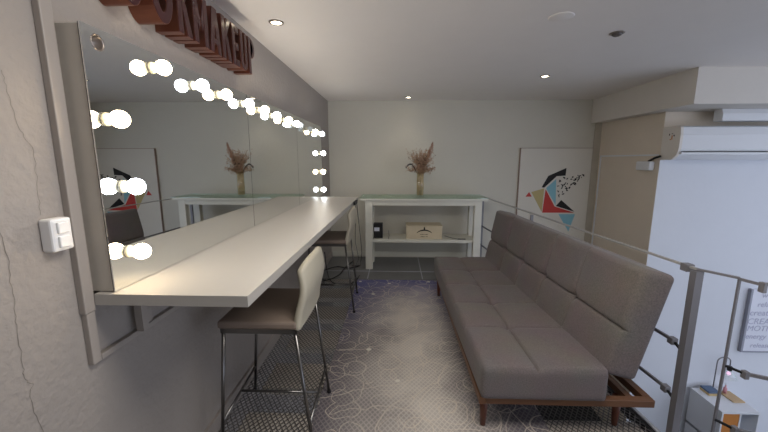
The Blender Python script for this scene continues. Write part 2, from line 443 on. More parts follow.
# ------------------------------------------------------------ sofa
def cushion(Lx, Ly, Lz, r, ygro, xgro, puff=0.014, depth=0.022, tufts=()):
    """box 0..Lx,0..Ly,0..Lz with rounded edges; grooves on the +Z face"""
    def samples(L, n): return [L * i / n for i in range(n + 1)]
    def axis(L, step, extra):
        v = {round(L * i / round(L / step), 5) for i in range(round(L / step) + 1)}
        for g in extra:
            v = {a for a in v if abs(a - g) > .019}
            v |= {g + d for d in (-.016, -.011, -.007, -.0035, 0, .0035, .007, .011, .016)}
        return sorted(v)
    AX, AY, nz = axis(Lx, .016, [xgro]), axis(Ly, .018, ygro), 8
    nx, ny = len(AX) - 1, len(AY) - 1
    bm = bmesh.new(); grid = {}
    def disp(x, y):
        cx = min(x, Lx - x); cy = min(y, Ly - y)
        d = 0.0
        gs = [0] + list(ygro) + [Ly]
        dy = min(abs(y - g) for g in ygro); dx = abs(x - xgro)
        d += puff * (1 - math.exp(-dy / 0.035)) * (1 - math.exp(-dx / 0.035))
        d -= depth * 0.40 * math.exp(-(dy / 0.006) ** 2)
        d -= depth * 0.60 * math.exp(-(dx / 0.006) ** 2)
        for ty in ygro:
            rr = math.hypot(y - ty, x - xgro)
            d -= depth * 1.3 * math.exp(-(rr / 0.028) ** 2)
        fade = min(1, cx / 0.014) * min(1, cy / 0.014)
        return d * fade
    def vert(i, j, k):
        key = (i, j, k)
        if key in grid: return grid[key]
        p = Vector((AX[i], AY[j], Lz * k / nz))
        q = Vector((min(max(p.x, r), Lx - r), min(max(p.y, r), Ly - r), min(max(p.z, r), Lz - r)))
        d = p - q
        if d.length > 1e-9: p = q + d.normalized() * min(r, d.length if d.length < r else r)
        if k == nz: p.z += disp(p.x, p.y)
        grid[key] = bm.verts.new(p); return grid[key]
    def quad(a, b, c, d):
        try:
            f = bm.faces.new((a, b, c, d)); f.smooth = True
        except ValueError: pass
    for i in range(nx):
        for j in range(ny):
            for k in (0, nz): quad(vert(i, j, k), vert(i + 1, j, k), vert(i + 1, j + 1, k), vert(i, j + 1, k))
    for i in range(nx):
        for k in range(nz):
            for j in (0, ny): quad(vert(i, j, k), vert(i + 1, j, k), vert(i + 1, j, k + 1), vert(i, j, k + 1))
    for j in range(ny):
        for k in range(nz):
            for i in (0, nx): quad(vert(i, j, k), vert(i, j + 1, k), vert(i, j + 1, k + 1), vert(i, j, k + 1))
    return bm

SY0, SLEN = 1.60, 2.03
sofa = empty('sofa_bed', (0.9, 2.6, 0), 'charcoal grey tufted armless sofa bed on a low wooden frame', 'sofa')
ty = [0.455, 0.83, 1.21, 1.585]
bm = cushion(0.64, SLEN, 0.18, 0.022, ty, 0.28)
mb = MB(); mb.bm.free(); mb.bm = bm
for v in bm.verts:
    v.co = Vector((0.448 + v.co.x - 0.012 * v.co.y, SY0 + v.co.y, 0.222 + v.co.z * .97))
seat = mb.build('seat_cushion', 'fabric', sofa)
for t in ty:
    MB().ball((0.452 + 0.28 - 0.012 * t, SY0 + t, 0.395 - 0.020), 0.008, 2, (1, 1, 0.4)).build('button', 'fabric', seat)
bm = cushion(0.575, SLEN, 0.15, 0.026, ty, 0.25)
mb = MB(); mb.bm.free(); mb.bm = bm
def backmap(u, y, h):
    """u along the height, h = distance in front of the rear face"""
    th = math.radians(13.5 - 2.5 * y / SLEN)
    x0 = 1.225 - 0.05 * y
    return Vector((x0 + u * math.sin(th) - (h - 0.0) * math.cos(th), SY0 + 0.01 + y * 0.995, 0.335 + u * math.cos(th) + h * math.sin(th)))
for v in bm.verts:
    v.co = backmap(v.co.x, v.co.y, v.co.z)
bk = mb.build('backrest', 'fabric', sofa)
for t in ty:
    MB().ball(backmap(0.25, t, 0.15 - 0.022), 0.008, 2, (0.5, 1, 1)).build('button', 'fabric', bk)
fr = MB()
FZ0, FZ1 = .182, .224
fr.box(0.445, 0.485, 1.622, 3.62, FZ0, FZ1, 0.004).box(0.4851, 1.345, 1.622, 1.66, FZ0 + .0005, FZ1 - .0005, 0.004)
fr.box(0.4851, 1.27, 3.58, 3.622, FZ0 + .0005, FZ1 - .0005, 0.004)
fr.bar((1.325, 1.6601, .203), (1.265, 3.61, .203), 0.038, 0.040).bar((1.235, 1.6601, .203), (1.18, 3.579, .203), 0.033, 0.038)
fr.box(0.4851, 1.19, 2.58, 2.62, .185, .220)
fr.build('frame', 'wood', sofa)
for (x, y) in ((.488, 1.69), (1.215, 1.715), (.468, 3.50), (1.18, 3.50)):
    MB().tube([(x, y, 0.0055), (x, y, 0.181)], 0.014, 14, r2=0.024).build('leg', 'wood_leg', sofa)

# ------------------------------------------------------------ vanity counter
ct = empty('vanity_counter', (-0.7, 2.4, 1.0), 'long white wall-mounted make-up counter along the lit mirrors', 'counter')
cm = MB(); cm.prism([(XL + .024, 0.982), (-0.457, 0.982), (-0.428, 3.86), (XL + .024, 3.86)], lambda a, b, d: Vector((a, b, d)), 0.998, 1.034)
cm.build('worktop', 'counter', ct)
for y in (1.13, 2.45, 3.6):
    q = MB(); q.box(XL + .0235, XL + 0.05, y, y + 0.03, 0.83, 0.997); q.box(XL + 0.0501, -0.62, y, y + 0.03, 0.966, 0.996)
    q.build('bracket', 'duct', ct)

# ------------------------------------------------------------ mirrors
def mirror_panel(y0, y1, lamps, hole, label):
    top, bot = 1.836, 1.036
    t = empty('vanity_mirror', (-0.93, (y0 + y1) / 2, bot), label, 'mirror', 'bulb-lit mirrors above the counter')
    mb = MB(); bm = mb.bm
    out = [bm.verts.new((MIR, a, c)) for a, c in ((y0, bot), (y1, bot), (y1, top), (y0, top))]
    es = [bm.edges.new((out[i], out[(i + 1) % 4])) for i in range(4)]
    if hole:
        hv = [bm.verts.new((MIR, hole[0] + 0.023 * math.cos(2 * PI * k / 32), hole[1] + 0.023 * math.sin(2 * PI * k / 32))) for k in range(32)]
        es += [bm.edges.new((hv[i], hv[(i + 1) % 32])) for i in range(32)]
        bmesh.ops.triangle_fill(bm, edges=es, use_beauty=True)
        # drop faces inside the hole
        bad = [f for f in bm.faces if all(v in hv for v in f.verts)]
        bmesh.ops.delete(bm, geom=bad, context='FACES')
    else:
        bm.faces.new(out)
    r = bmesh.ops.extrude_face_region(bm, geom=bm.faces[:])
    for v in r['geom']:
        if isinstance(v, bmesh.types.BMVert): v.co.x -= 0.004
    g = mb.build('mirror_glass', 'mirror', t)
    bx = MB()
    z1, z0 = (1.832, 1.037)
    ya, yb = y0 + 0.004, y1 - 0.002
    bx.box(XL + 0.001, MIR - 0.007, ya, ya + 0.015, z0, z1).box(XL + 0.001, MIR - 0.007, yb - 0.015, yb, z0, z1)
    bx.box(XL + 0.001, MIR - 0.007, ya + .0151, yb - .0151, z1 - 0.015, z1).box(XL + 0.001, MIR - 0.007, ya + .0151, yb - .0151, z0, z0 + 0.015)
    bx.box(XL + 0.001, XL + 0.01, ya + .0151, yb - .0151, z0 + .0151, z1 - .0151)
    bx.build('backing_box', 'box_side', t)
    MB().box(MIR - 0.0068, MIR - 0.0042, y0 + 0.001, y1 - 0.001, bot + 0.001, top - 0.001).build('backing_rim', 'dark_gap', t) if not hole else \
        MB().box(MIR - 0.0068, MIR - 0.0042, y0 + 0.001, y0 + 0.006, bot + 0.001, top - 0.001).build('backing_rim', 'dark_gap', t)
    if hole:
        c = (MIR - 0.032, hole[0], hole[1])
        MB().lathe([(0.0, 0.0), (0.022, 0.0), (0.022, 0.029), (0.0245, 0.0315), (0.0225, 0.0345), (0.019, 0.030), (0.018, 0.004), (0, 0.004)], c, 'X', 24).build('empty_lamp_hole', 'lamp_ring', t)
    for (y, z, kind) in lamps:
        if y > 1.1: y = y * 1.04 if y < 3.9 else y; z = EYE + (z - EYE) * 1.04
        y = min(y, y1 - .03)
        s = MB().lathe([(0.0, 0), (0.0205, 0.0), (0.019, 0.010), (0.0165, 0.012), (0.0160, 0.026), (0.0, 0.026)], (MIR + 0.0002, y, z), 'X', 20).build('lamp_socket', 'socket', t)
        MB().lathe([(0.0215, 0.0), (0.0215, 0.002), (0.0207, 0.0022), (0.0207, 0.0)], (MIR + 0.0004, y, z), 'X', 20).build('socket_ring', 'sock_ring', s)
        prof = [(0.0155, 0.0225)]
        R, cx = 0.0265, 0.046
        for k in range(1, 13):
            a = PI - 0.52 - (PI - 0.52) * (k - 1) / 11
            prof.append((max(0.0, R * math.sin(a)), cx + R * math.cos(a)))
        prof[-1] = (0.0, cx + R)
        MB().lathe(prof, (MIR, y, z), 'X', 24).build('light_bulb', {'w': 'warm', 'c': 'cool', 'o': 'bulb_off'}[kind], s)
    return t
mirror_panel(0.998, 2.078, [(1.045, 1.573, 'w'), (1.078, 1.365, 'c'), (1.07, 1.150, 'w'),
    (1.225, 1.767, 'w'), (1.465, 1.757, 'c'), (1.672, 1.758, 'w'), (1.925, 1.757, 'c')], (1.052, 1.795),
    'nearest mirror panel with three bulbs down its side and one empty round hole')
mirror_panel(2.082, 3.098, [(2.155, 1.755, 'w'), (2.372, 1.748, 'c'), (2.632, 1.748, 'w'), (2.84, 1.742, 'c'), (3.045, 1.742, 'o')], None,
    'middle mirror panel with a row of bulbs along its top edge')
mirror_panel(3.102, 4.10, [(3.27, 1.738, 'o'), (3.49, 1.73, 'w'), (3.78, 1.732, 'c'), (4.01, 1.73, 'o'), (3.985, 1.524, 'c'), (3.96, 1.321, 'w'), (3.955, 1.121, 'c')], None,
    'farthest mirror panel with a column of three lit bulbs near the corner')

# ------------------------------------------------------------ copper letters on the wall
LZ0, LH = 1.958, 0.208
def letter_shapes(ch, W):
    H = LH; t = 0.036
    R = lambda a, b, c, d: [(a, c), (b, c), (b, d), (a, d)]
    if ch == 'K': return [R(0, t, 0, H)], [[(t * .9, H * .42), (t * .9, H * .62), (W - t * 1.1, H), (W, H)], [(t, H * .50), (t * 1.6, H * .62), (W, 0), (W - t * 1.15, 0)]]
    if ch == 'M': return [R(0, t, 0, H), R(W - t, W, 0, H)], [[(t * .8, H), (t * .3, H * .85), (W / 2 - t * .3, H * .3), (W / 2, H * .45)], [(W - t * .8, H), (W / 2, H * .45), (W / 2 + t * .3, H * .3), (W - t * .3, H * .85)]]
    if ch == 'A': return [R(W * .25, W * .75, H * .2, H * .33)], [[(0, 0), (t, 0), (W / 2 + t * .4, H), (W / 2 - t * .5, H)], [(W - t, 0), (W, 0), (W / 2 + t * .5, H), (W / 2 - t * .4, H)]]
    if ch == 'E': return [R(0, t, 0, H), R(t, W, 0, t), R(t, W * .9, H / 2 - t / 2, H / 2 + t / 2), R(t, W, H - t, H)], []
    if ch == 'U':
        out = [(0, H), (0, W / 2)] + [(W / 2 - W / 2 * math.cos(a), W / 2 - W / 2 * math.sin(a)) for a in [PI * k / 12 for k in range(1, 12)]] + [(W, W / 2), (W, H)]
        r = W / 2 - t
        inn = [(W - t, H), (W - t, W / 2)] + [(W / 2 + r * math.cos(a), W / 2 - r * math.sin(a)) for a in [PI * k / 12 for k in range(1, 12)]] + [(t, W / 2), (t, H)]
        return [], [out + inn]
    if ch == 'P':
        c0 = H * .72; r = H * .28
        out = [(t, H)] + [(W - r + r * math.sin(a), c0 + r * math.cos(a)) for a in [PI * k / 12 for k in range(13)]] + [(t, c0 - r)]
        ri = r - t * .85
        inn = [(t, c0 - ri)] + [(W - r + ri * math.sin(a), c0 + ri * math.cos(a)) for a in [PI * (12 - k) / 12 for k in range(13)]] + [(t, c0 + ri)]
        return [R(0, t, 0, H)], [out + inn]
    return [], []
def letter(ch, y0, W, label):
    t = empty('sign_letter', (XL, y0 + W / 2, LZ0), label, 'sign letter', 'copper letters above the mirrors')
    fn = lambda a, b, d: Vector((d, y0 + a, LZ0 + b))
    body = MB(); face = MB(); D0, D1 = XL + 0.002, -0.872
    if ch == 'O':
        n = 40; H = LH * 1.03
        E = lambda rx, rz: [(W / 2 + rx * math.cos(2 * PI * k / n), LH / 2 + rz * math.sin(2 * PI * k / n)) for k in range(n)]
        body.ring(E(W / 2, H / 2), E(W / 2 - 0.038, H / 2 - 0.042), fn, D0, D1)
        face.ring(E(W / 2 - 0.003, H / 2 - 0.003), E(W / 2 - 0.035, H / 2 - 0.039), fn, D1 - 0.001, D1 + 0.0015)
    else:
        rs, ps = letter_shapes(ch, W)
        for i, p in enumerate(rs + ps):
            body.prism(p, fn, D0, D1 - 0.0004 * i)
            cx = sum(a for a, _ in p) / len(p); cy = sum(b for _, b in p) / len(p)
            if len(p) == 4:
                q = []
                for a, b_ in p: q.append((a + (0.003 if a < cx else -0.003), b_ + (0.003 if b_ < cy else -0.003)))
                face.prism(q, fn, D1 - 0.002, D1 + 0.0015 - 0.0003 * i)
            else:
                n = len(p) // 2; A, B = p[:n], p[n:][::-1]
                q1, q2 = [], []
                for a, b_ in zip(A, B):
                    q1.append((a[0] * .85 + b_[0] * .15, a[1] * .85 + b_[1] * .15)); q2.append((a[0] * .15 + b_[0] * .85, a[1] * .15 + b_[1] * .85))
                face.prism(q1 + q2[::-1], fn, D1 - 0.002, D1 + 0.0015 - 0.0003 * i)
    body.build('letter_body', 'copper', t); face.build('letter_face', 'letter_face', t)
ls = [('O', 1.135, .115, 'copper letter O, first and nearest of the row on the wall'), ('O', 1.285, .125, 'copper letter O standing right before the first K'),
      ('K', 1.435, .10, 'copper letter K directly after the two round letters'), ('M', 1.545, .118, 'copper letter M on the wall above the mirrors'),
      ('A', 1.672, .108, 'copper letter A on the wall above the mirrors'), ('K', 1.79, .098, 'copper letter K between the A and the E'),
      ('E', 1.90, .082, 'copper letter E on the wall above the mirrors'), ('U', 1.995, .09, 'copper letter U on the wall above the mirrors'),
      ('P', 2.10, .092, 'copper letter P ending the row toward the back wall')]
for a in ls: letter(*a)

# ------------------------------------------------------------ conduit and switch
t = empty('wall_conduit', (XL, 0.97, 1.5), 'pale grey cable conduit down the left wall bending under the counter', 'conduit')
MB().box(XL, XL + 0.022, 0.948, 0.985, 0.98, CEIL, 0.003).build('vertical_duct', 'duct', t)
MB().box(XL, XL + 0.020, 0.952, 0.982, 0.808, 0.979, 0.003).build('lower_duct', 'duct', t)
MB().box(XL, XL + 0.020, 0.984, 3.8, 0.808, 0.828, 0.003).build('horizontal_duct', 'duct', t)
MB().box(XL, XL + 0.012, 1.16, 3.6, 0.885, 0.897).build('thin_duct', 'duct', t)
MB().box(XL, XL + 0.014, 1.20, 1.225, 0.815, 0.885).build('short_duct', 'duct', t)
t = empty('light_switch', (XL, 0.905, 1.245), 'white double rocker light switch on the left wall beside the conduit', 'switch')
MB().box(XL, XL + 0.036, 0.872, 0.932, 1.198, 1.290, 0.006).build('switch_box', 'switch', t)
for z in (1.248, 1.208): MB().box(XL + 0.034, XL + 0.043, 0.886, 0.918, z, z + 0.032, 0.003).build('rocker', 'switch', t)
MB().box(XL, XL + 0.014, 0.93, 0.95, 1.238, 1.250).build('cable_stub', 'duct', t)

# ------------------------------------------------------------ bar stools
def stool():
    t = empty('bar_stool', (-0.64, 1.655, 0), 'cream bar stool nearest the camera, its high back to the aisle', 'stool', 'cream bar stools at the counter')
    Y = 1.655
    bmm = MB().box(-0.825, -0.452, Y - .215, Y + .215, 0.675, 0.715, 0.012); bmm.build('seat', 'seat_brown', t)
    # backrest
    mb = MB(); nu, nv = 12, 10; g = []
    for j in range(nv + 1):
        row = []
        v = j / nv
        for i in range(nu + 1):
            u = -1 + 2 * i / nu
            h = 0.335 - 0.045 * abs(u) ** 3
            z = 0.665 + h * v
            x = -0.447 + 0.030 * math.sin(v * PI * 0.85) + 0.028 * v ** 3 - 0.028 * u * u * (0.3 + 0.7 * v) - 0.008 * math.sin(v * 7)
            wid = 0.212 * (1 - 0.06 * v ** 2)
            row.append(mb.bm.verts.new((x, Y + u * wid, z)))
        g.append(row)
    for j in range(nv):
        for i in range(nu):
            f = mb.bm.faces.new((g[j][i], g[j][i + 1], g[j + 1][i + 1], g[j + 1][i])); f.smooth = True
    bk = mb.build('backrest', 'leather', t)
    md = bk.modifiers.new('s', 'SOLIDIFY'); md.thickness = 0.036; md.offset = 0
    md = bk.modifiers.new('b', 'SUBSURF'); md.levels = 1; md.render_levels = 2
    # frame
    r = 0.0085
    MB().box(-0.815, -0.455, Y - .205, Y - .185, 0.652, 0.674).box(-0.815, -0.455, Y + .185, Y + .205, 0.652, 0.674) \
        .box(-0.815, -0.795, Y - .205, Y + .205, 0.652, 0.674).box(-0.475, -0.455, Y - .205, Y + .205, 0.652, 0.674).build('seat_frame', 'chrome', t)
    def leg(xt, xb, s):
        return [(xt, Y + s * .195, 0.655), (xb, Y + (-.215 if s < 0 else .265), 0.008)]
    L = [leg(-.805, -.85, -1), leg(-.805, -.885, 1), leg(-.465, -.388, -1), leg(-.465, -.412, 1)]
    for a in L:
        o = MB().tube(a, r, 12).build('leg', 'chrome', t)
        MB().tube([(a[1][0], a[1][1], 0.0058), (a[1][0], a[1][1], 0.022)], 0.012, 12).build('foot_cap', 'black', o)
    def at(a, z):
        k = (z - a[0][2]) / (a[1][2] - a[0][2]); return tuple(a[0][i] + (a[1][i] - a[0][i]) * k for i in range(3))
    pA, pB = at(L[0], .19), at(L[1], .19); MB().tube([pA, pB], 0.007, 10).build('stretcher', 'chrome', t)
    pC, pD = at(L[2], .19), at(L[3], .19); MB().tube([pC, pD], 0.007, 10).build('stretcher', 'chrome', t)
    mid = lambda a, b: tuple((a[i] + b[i]) / 2 for i in range(3))
    MB().tube([mid(pA, pB), mid(pC, pD)], 0.007, 10).build('stretcher', 'chrome', t)
    return t
s1 = stool()
s2 = copy_tree(s1); s2.location = (-0.645, 3.275, 0)
s2['label'] = 'farther cream bar stool near the back end of the counter'

# ------------------------------------------------------------ console table
t = empty('console_table', (0.37, 4.6, 0), 'white painted console table with a glass top and a lower shelf against back wall', 'table')
CY0, CY1 = 4.385, 4.80
MB().box(-0.46, 1.18, 4.37, 4.83, 0.928, 0.958, 0.004).build('tabletop', 'console', t)
MB().box(-0.475, 1.185, 4.36, 4.84, 0.9595, 0.9705).build('glass_sheet', 'glass_green', t)
MB().box(-0.40, 1.115, 4.395, 4.415, 0.865, 0.927).box(-0.40, 1.115, 4.78, 4.80, 0.865, 0.927).box(-0.40, -0.38, 4.415, 4.78, 0.865, 0.927).box(1.095, 1.115, 4.415, 4.78, 0.865, 0.927).build('apron', 'console', t)
for x in (-0.40, 1.02):
    for y in (4.39, 4.715): MB().box(x, x + 0.095, y, y + 0.08, 0.0, 0.93, 0.003).build('leg', 'console', t)
MB().box(-0.39, 1.10, 4.42, 4.80, 0.363, 0.405, 0.003).build('shelf', 'console', t)
# things on it
t = empty('glass_vase', (0.325, 4.56, 0.971), 'clear glass cylinder vase filled with dried stems on the console', 'vase')
vx, vy, vz = 0.325, 4.56, 0.9725
MB().lathe([(0, 0), (0.052, 0.0), (0.052, 0.30), (0.048, 0.30), (0.048, 0.01), (0, 0.01)], (vx, vy, vz), 'Z', 28).build('vase_glass', 'glass', t)
b = empty('dried_bouquet', (vx, vy, vz + 0.012), 'bouquet of brown dried flowers and one tall plume in the vase', 'flowers')
mb = MB()
for k in range(44):
    a = random.uniform(0, 2 * PI); r0 = random.uniform(.015, .042)
    mb.tube([(vx + r0 * math.cos(a), vy + r0 * math.sin(a), vz + .014), (vx + .043 * math.cos(a + .6), vy + .043 * math.sin(a + .6), vz + .12), (vx + .040 * math.cos(a), vy + .034 * math.sin(a), vz + .30)], 0.0045, 5)
mb.build('stem_bundle', 'moss', b)
stems, pet, dark = MB(), MB(), MB()
def dot(mb, p, s):
    u = Vector((random.uniform(-1, 1), random.uniform(-1, 1), random.uniform(-1, 1))).normalized(); v = u.orthogonal().normalized(); w_ = u.cross(v)
    q = [mb.bm.verts.new(Vector(p) + c) for c in (u * s * 1.6, v * s * .7, -u * s * 1.2, -v * s * .7)]; e = mb.bm.verts.new(Vector(p) + w_ * s * .5)
    for i in range(4): mb.bm.faces.new((q[i], q[(i + 1) % 4], e))
for k in range(115):
    a = random.uniform(0, 2 * PI); sp = random.uniform(.03, .195) ; hh = .05 + .27 * random.random() ** .7
    if random.random() < .2: hh = random.uniform(0, .1); sp = random.uniform(.12, .2)
    top = Vector((vx + sp * math.cos(a) * 1.05, vy + sp * math.sin(a) * .55, vz + .30 + hh))
    base = Vector((vx + .02 * math.cos(a), vy + .02 * math.sin(a), vz + .27))
    midp = (top + base) / 2 + Vector((0, 0, .03)) - Vector((math.cos(a), 0, 0)) * sp * .15
    stems.tube([base, midp, top], 0.0016, 4)
    n = random.randint(12, 20)
    for j in range(n):
        f = random.uniform(.45, 1.0); p = base.lerp(midp, f * 2) if f < .5 else midp.lerp(top, f * 2 - 1)
        p = p + Vector((random.gauss(0, .012), random.gauss(0, .012), random.gauss(0, .012)))
        dot(pet if random.random() < .85 else dark, p, random.uniform(.005, .009))
for k in range(14):
    q = k / 13; p = (vx - .06 - .13 * q, vy - .02, vz + .33 + .09 * math.sin(q * 2.6))
    dot(dark, p, .012); dot(dark, (p[0], p[1], p[2] + .008), .01)
stems.build('stem', 'stem', b); pet.build('blossom', 'petal', b); o = dark.build('berry', 'darkberry', b); o['kind'] = 'stuff'
pl = MB()
a0, a1 = Vector((vx + .03, vy, vz + .28)), Vector((vx + .155, vy + .01, vz + .70))
pl.tube([a0, a1], 0.002, 5)
for k in range(420):
    f = random.uniform(.35, 1.0); p = a0.lerp(a1, f); wd = .030 * math.sin(min(1, (f - .33) / .67) * PI * .92 + .1)
    dot(pl, p + Vector((random.gauss(0, wd * .5), random.gauss(0, wd * .5), random.gauss(0, .006))), .008)
pl.build('plume', 'pampas', b)
# box with arch emblem
t = empty('wooden_wine_box', (0.37, 4.58, 0.437), 'pale wooden box with a black arch emblem on the console shelf', 'box')
MB().box(0.145, 0.622, 4.47, 4.72, 0.438, 0.60, 0.003).build('box_body', 'wood_box', t)
MB().box(0.140, 0.627, 4.465, 4.725, 0.601, 0.618, 0.003).build('lid', 'wood_box', t)
em = MB(); fy = lambda a, b_, d: Vector((a, d, b_))
cx, cz = 0.384, 0.475
o, i_ = [], []
for k in range(17):
    a = PI * (0.20 + 0.60 * k / 16); o.append((cx + .125 * math.cos(a), cz - .015 + .105 * math.sin(a))); i_.append((cx + .125 * .97 * math.cos(a), cz - .015 + (.105 - .014 * math.sin(a) - .004) * math.sin(a)))
em.prism(o + i_[::-1], fy, 4.4692, 4.4685)
em.prism([(cx - .010, cz + .085), (cx + .010, cz + .085), (cx + .009, cz + .118), (cx + .004, cz + .122), (cx + .004, cz + .135), (cx - .004, cz + .135), (cx - .004, cz + .122), (cx - .009, cz + .118)], fy, 4.4694, 4.4686)
for (r0, n, z_) in ((.052, 11, .492), (.048, 10, .462)):
    for k in range(n):
        x = cx - r0 + 2 * r0 * k / n
        if k in (6,): continue
        em.box(x, x + 2 * r0 / n * .35, 4.4686, 4.4693, z_, z_ + .010).box(x, x + 2 * r0 / n * .7, 4.4686, 4.4693, z_ + random.choice((0, .004, .008)), z_ + .0105)
em.build('printed_emblem', 'ink', t)
t = empty('black_carton', (-0.23, 4.55, 0.437), 'small black carton with a white label at the left of the shelf', 'box')
MB().box(-0.30, -0.175, 4.49, 4.60, 0.438, 0.635, 0.002).build('carton', 'black', t)
MB().box(-0.288, -0.218, 4.4885, 4.4899, 0.535, 0.585).build('label', 'paper', t)
tb = MB().tube([(-.09, 4.44, .441), (-.095, 4.5, .441), (-.09, 4.62, .441), (-.10, 4.7, .50)], .003, 6).build('cable', 'black')
tag(tb, 'thin dark cable lying across the shelf beside the black carton', 'cable')
tb = MB().tube([(.68, 4.65, .441), (.76, 4.52, .441), (.82, 4.46, .442), (.90, 4.45, .441)], .003, 6).tube([(.83, 4.45, .444), (.93, 4.445, .444)], .006, 6).build('charger_cable', 'black')
tag(tb, 'short black charger cable on the shelf right of the wooden box', 'cable')

for o in COL.objects:
    if o.parent is None and o.name in ('wooden_wine_box', 'black_carton', 'cable', 'charger_cable'): o.location.z -= 0.032

# ------------------------------------------------------------ picture on the back wall
t = empty('canvas_picture', (2.25, YB - .02, .9), 'large white canvas with a geometric bird in red, blue, tan and black', 'picture')
MB().box(1.765, 2.755, YB - 0.03, YB - 0.001, 0.13, 1.612).build('canvas', 'canvas', t)
MB().box(1.755, 1.765, YB - 0.03, YB - 0.001, 0.13, 1.615).box(1.755, 2.755, YB - 0.03, YB - 0.001, 1.612, 1.618).build('edge_trim', 'bronze', t)
fw = lambda a, b_, d: Vector((a, d, b_))
Yf = YB - 0.0303
def paint(polys, mat, name):
    mb = MB()
    for p in polys: mb.prism(p, fw, Yf + .0002, Yf - .001)
    mb.build(name, mat, t)
paint([[(1.868, 0.928), (1.916, 0.998), (1.957, 0.929)], [(2.146, 1.037), (2.293, 0.788), (2.581, 0.698), (2.122, 0.696)]], 'red', 'red_shapes')
paint([[(1.946, 0.995), (2.125, 1.049), (2.115, 0.705)]], 'tan', 'tan_shape')
paint([[(2.150, 1.052), (2.284, 1.183), (2.306, 0.803)], [(2.355, 0.676), (2.592, 0.677), (2.519, 0.421)]], 'blue', 'blue_shapes')
fl = []
for k in range(56):
    f = random.random(); x = 2.31 + .36 * f; mid_ = 1.03 + .21 * f; sp = .15 * (1 - f) + .01
    z = mid_ + random.uniform(-sp, sp); s = random.uniform(.012, .024); a = random.uniform(0, PI)
    c_, s_ = math.cos(a) * s, math.sin(a) * s
    fl.append([(x + c_, z + s_), (x - s_ * .5, z + c_ * .5), (x - c_, z - s_), (x + s_ * .5, z - c_ * .5)])
paint([[(2.088, 1.064), (2.17, 1.227), (2.414, 1.339), (2.411, 1.231), (2.287, 1.222), (2.124, 1.058)], [(2.307, 0.794), (2.379, 0.882), (2.58, 0.713)]] + fl, 'ink', 'black_shapes')

# ------------------------------------------------------------ railing
R_ = empty('railing', (railx(2), 2, 0), 'grey metal balustrade with clamped rods behind the sofa, open to the lower level', 'railing')
ZR = 0.925
def rp(y, z, off=0.0): return (railx(y) + off, y, z)
P0 = Vector(rp(1.632, ZR))
def post(mb_pts, wx, wy): return MB().bar(mb_pts[0], mb_pts[1], wx, wy).build('post', 'rail', R_)
post([(P0.x, P0.y, -0.12), (P0.x, P0.y, ZR - .004)], 0.036, 0.036)
post([rp(3.32, -.1, -.025), rp(3.32, ZR - .004, -.025)], 0.024, 0.024)
post([rp(4.9, -.1), rp(4.9, ZR - .004)], 0.03, 0.03)
MB().bar(rp(1.632, ZR + .004), rp(4.96, ZR + .004), 0.018, 0.010).build('top_rail', 'rail_top', R_)
for z in (0.505, 0.225):
    MB().bar((1.478, 1.735, z), (railx(4.94), 4.94, z), 0.012, 0.016).build('rod', 'rail', R_)
    MB().box(1.462, 1.494, 1.715, 1.750, z - .022, z + .014, .003).build('clamp', 'rail', R_)
    MB().bar((1.478, 1.714, z - .008), (P0.x + .005, P0.y + .019, z - .018), 0.009, 0.012).build('clamp_arm', 'black', R_)
MB().box(railx(1.685) - .02, railx(1.685) + .02, 1.665, 1.705, ZR - .022, ZR + .016, .003).build('clamp', 'rail', R_)
# stair end
R2 = R_
Q = Vector((1.538, 1.508, ZR)); K = Vector((1.570, 1.44, ZR)); D = Vector((.90, -.43, 0)).normalized()
MB().bar((P0.x, P0.y, ZR + .004), (Q.x, Q.y, ZR + .004), 0.016, 0.009).build('top_rail', 'rail', R2)
MB().bar((Q.x, Q.y, ZR + .003), (Q.x + .012, Q.y + .012, -.06), 0.009, 0.009).build('post', 'rail', R2)
MB().bar((Q.x, Q.y, ZR), (K.x, K.y, ZR - .002), 0.009, 0.012).build('rail_link', 'rail', R2)
MB().box(K.x - .008, K.x + .008, K.y - .012, K.y + .012, ZR - .035, ZR + .010, .002).build('clamp', 'rail', R2)
e = K + D * 0.55
MB().bar((K.x, K.y, ZR + .004), (e.x, e.y, ZR + .004), 0.016, 0.010).build('top_rail', 'rail', R2)
for z in (0.50, 0.215):
    q = Vector((Q.x + .006, Q.y + .006, z)); kk = Vector((Q.x + .052, Q.y - .045, z - .008)); ee = kk + D * 0.55
    MB().bar(q, kk, 0.009, 0.010).build('clamp_arm', 'black', R2)
    MB().box(kk.x - .010, kk.x + .010, kk.y - .012, kk.y + .012, kk.z - .022, kk.z + .014, .002).build('clamp', 'rail', R2)
    MB().bar(kk, ee, 0.012, 0.014).build('rod', 'rail', R2)
MB().bar((e.x, e.y, -.05), (e.x, e.y, ZR), 0.03, 0.03).build('post', 'rail', R2)

# ------------------------------------------------------------ air conditioner and fittings on the right
t = empty('air_conditioner', (3.4, 3.7, 1.6), 'white wall-mounted air conditioner under the ceiling beam', 'air conditioner')
prof = [(3.838, 1.452), (3.838, 1.790), (3.640, 1.790), (3.612, 1.775), (3.602, 1.70), (3.605, 1.56), (3.625, 1.50), (3.68, 1.455)]
fx = lambda a, b_, d: Vector((d, a, b_))
MB().prism(prof, fx, XR + .02, 4.05).build('housing', 'white', t)
MB().prism([(a - .002 if a < 3.8 else a, b_ + (.002 if b_ > 1.6 else -.002)) for a, b_ in prof], fx, XR - .005, XR + .02).build('end_cap', 'cap', t)
MB().box(XR + .021, 4.04, 3.596, 3.604, 1.53, 1.537).build('vent_lip', 'dark_gap', t)
MB().box(XR + .021, 4.04, 3.595, 3.62, 1.505, 1.527, .003).build('louvre', 'white', t)
st = MB().box(XR - .0065, XR - .005, 3.70, 3.715, 1.66, 1.70).box(XR - .0065, XR - .005, 3.715, 3.735, 1.655, 1.665); st.build('sticker', 'sticker_o', t)
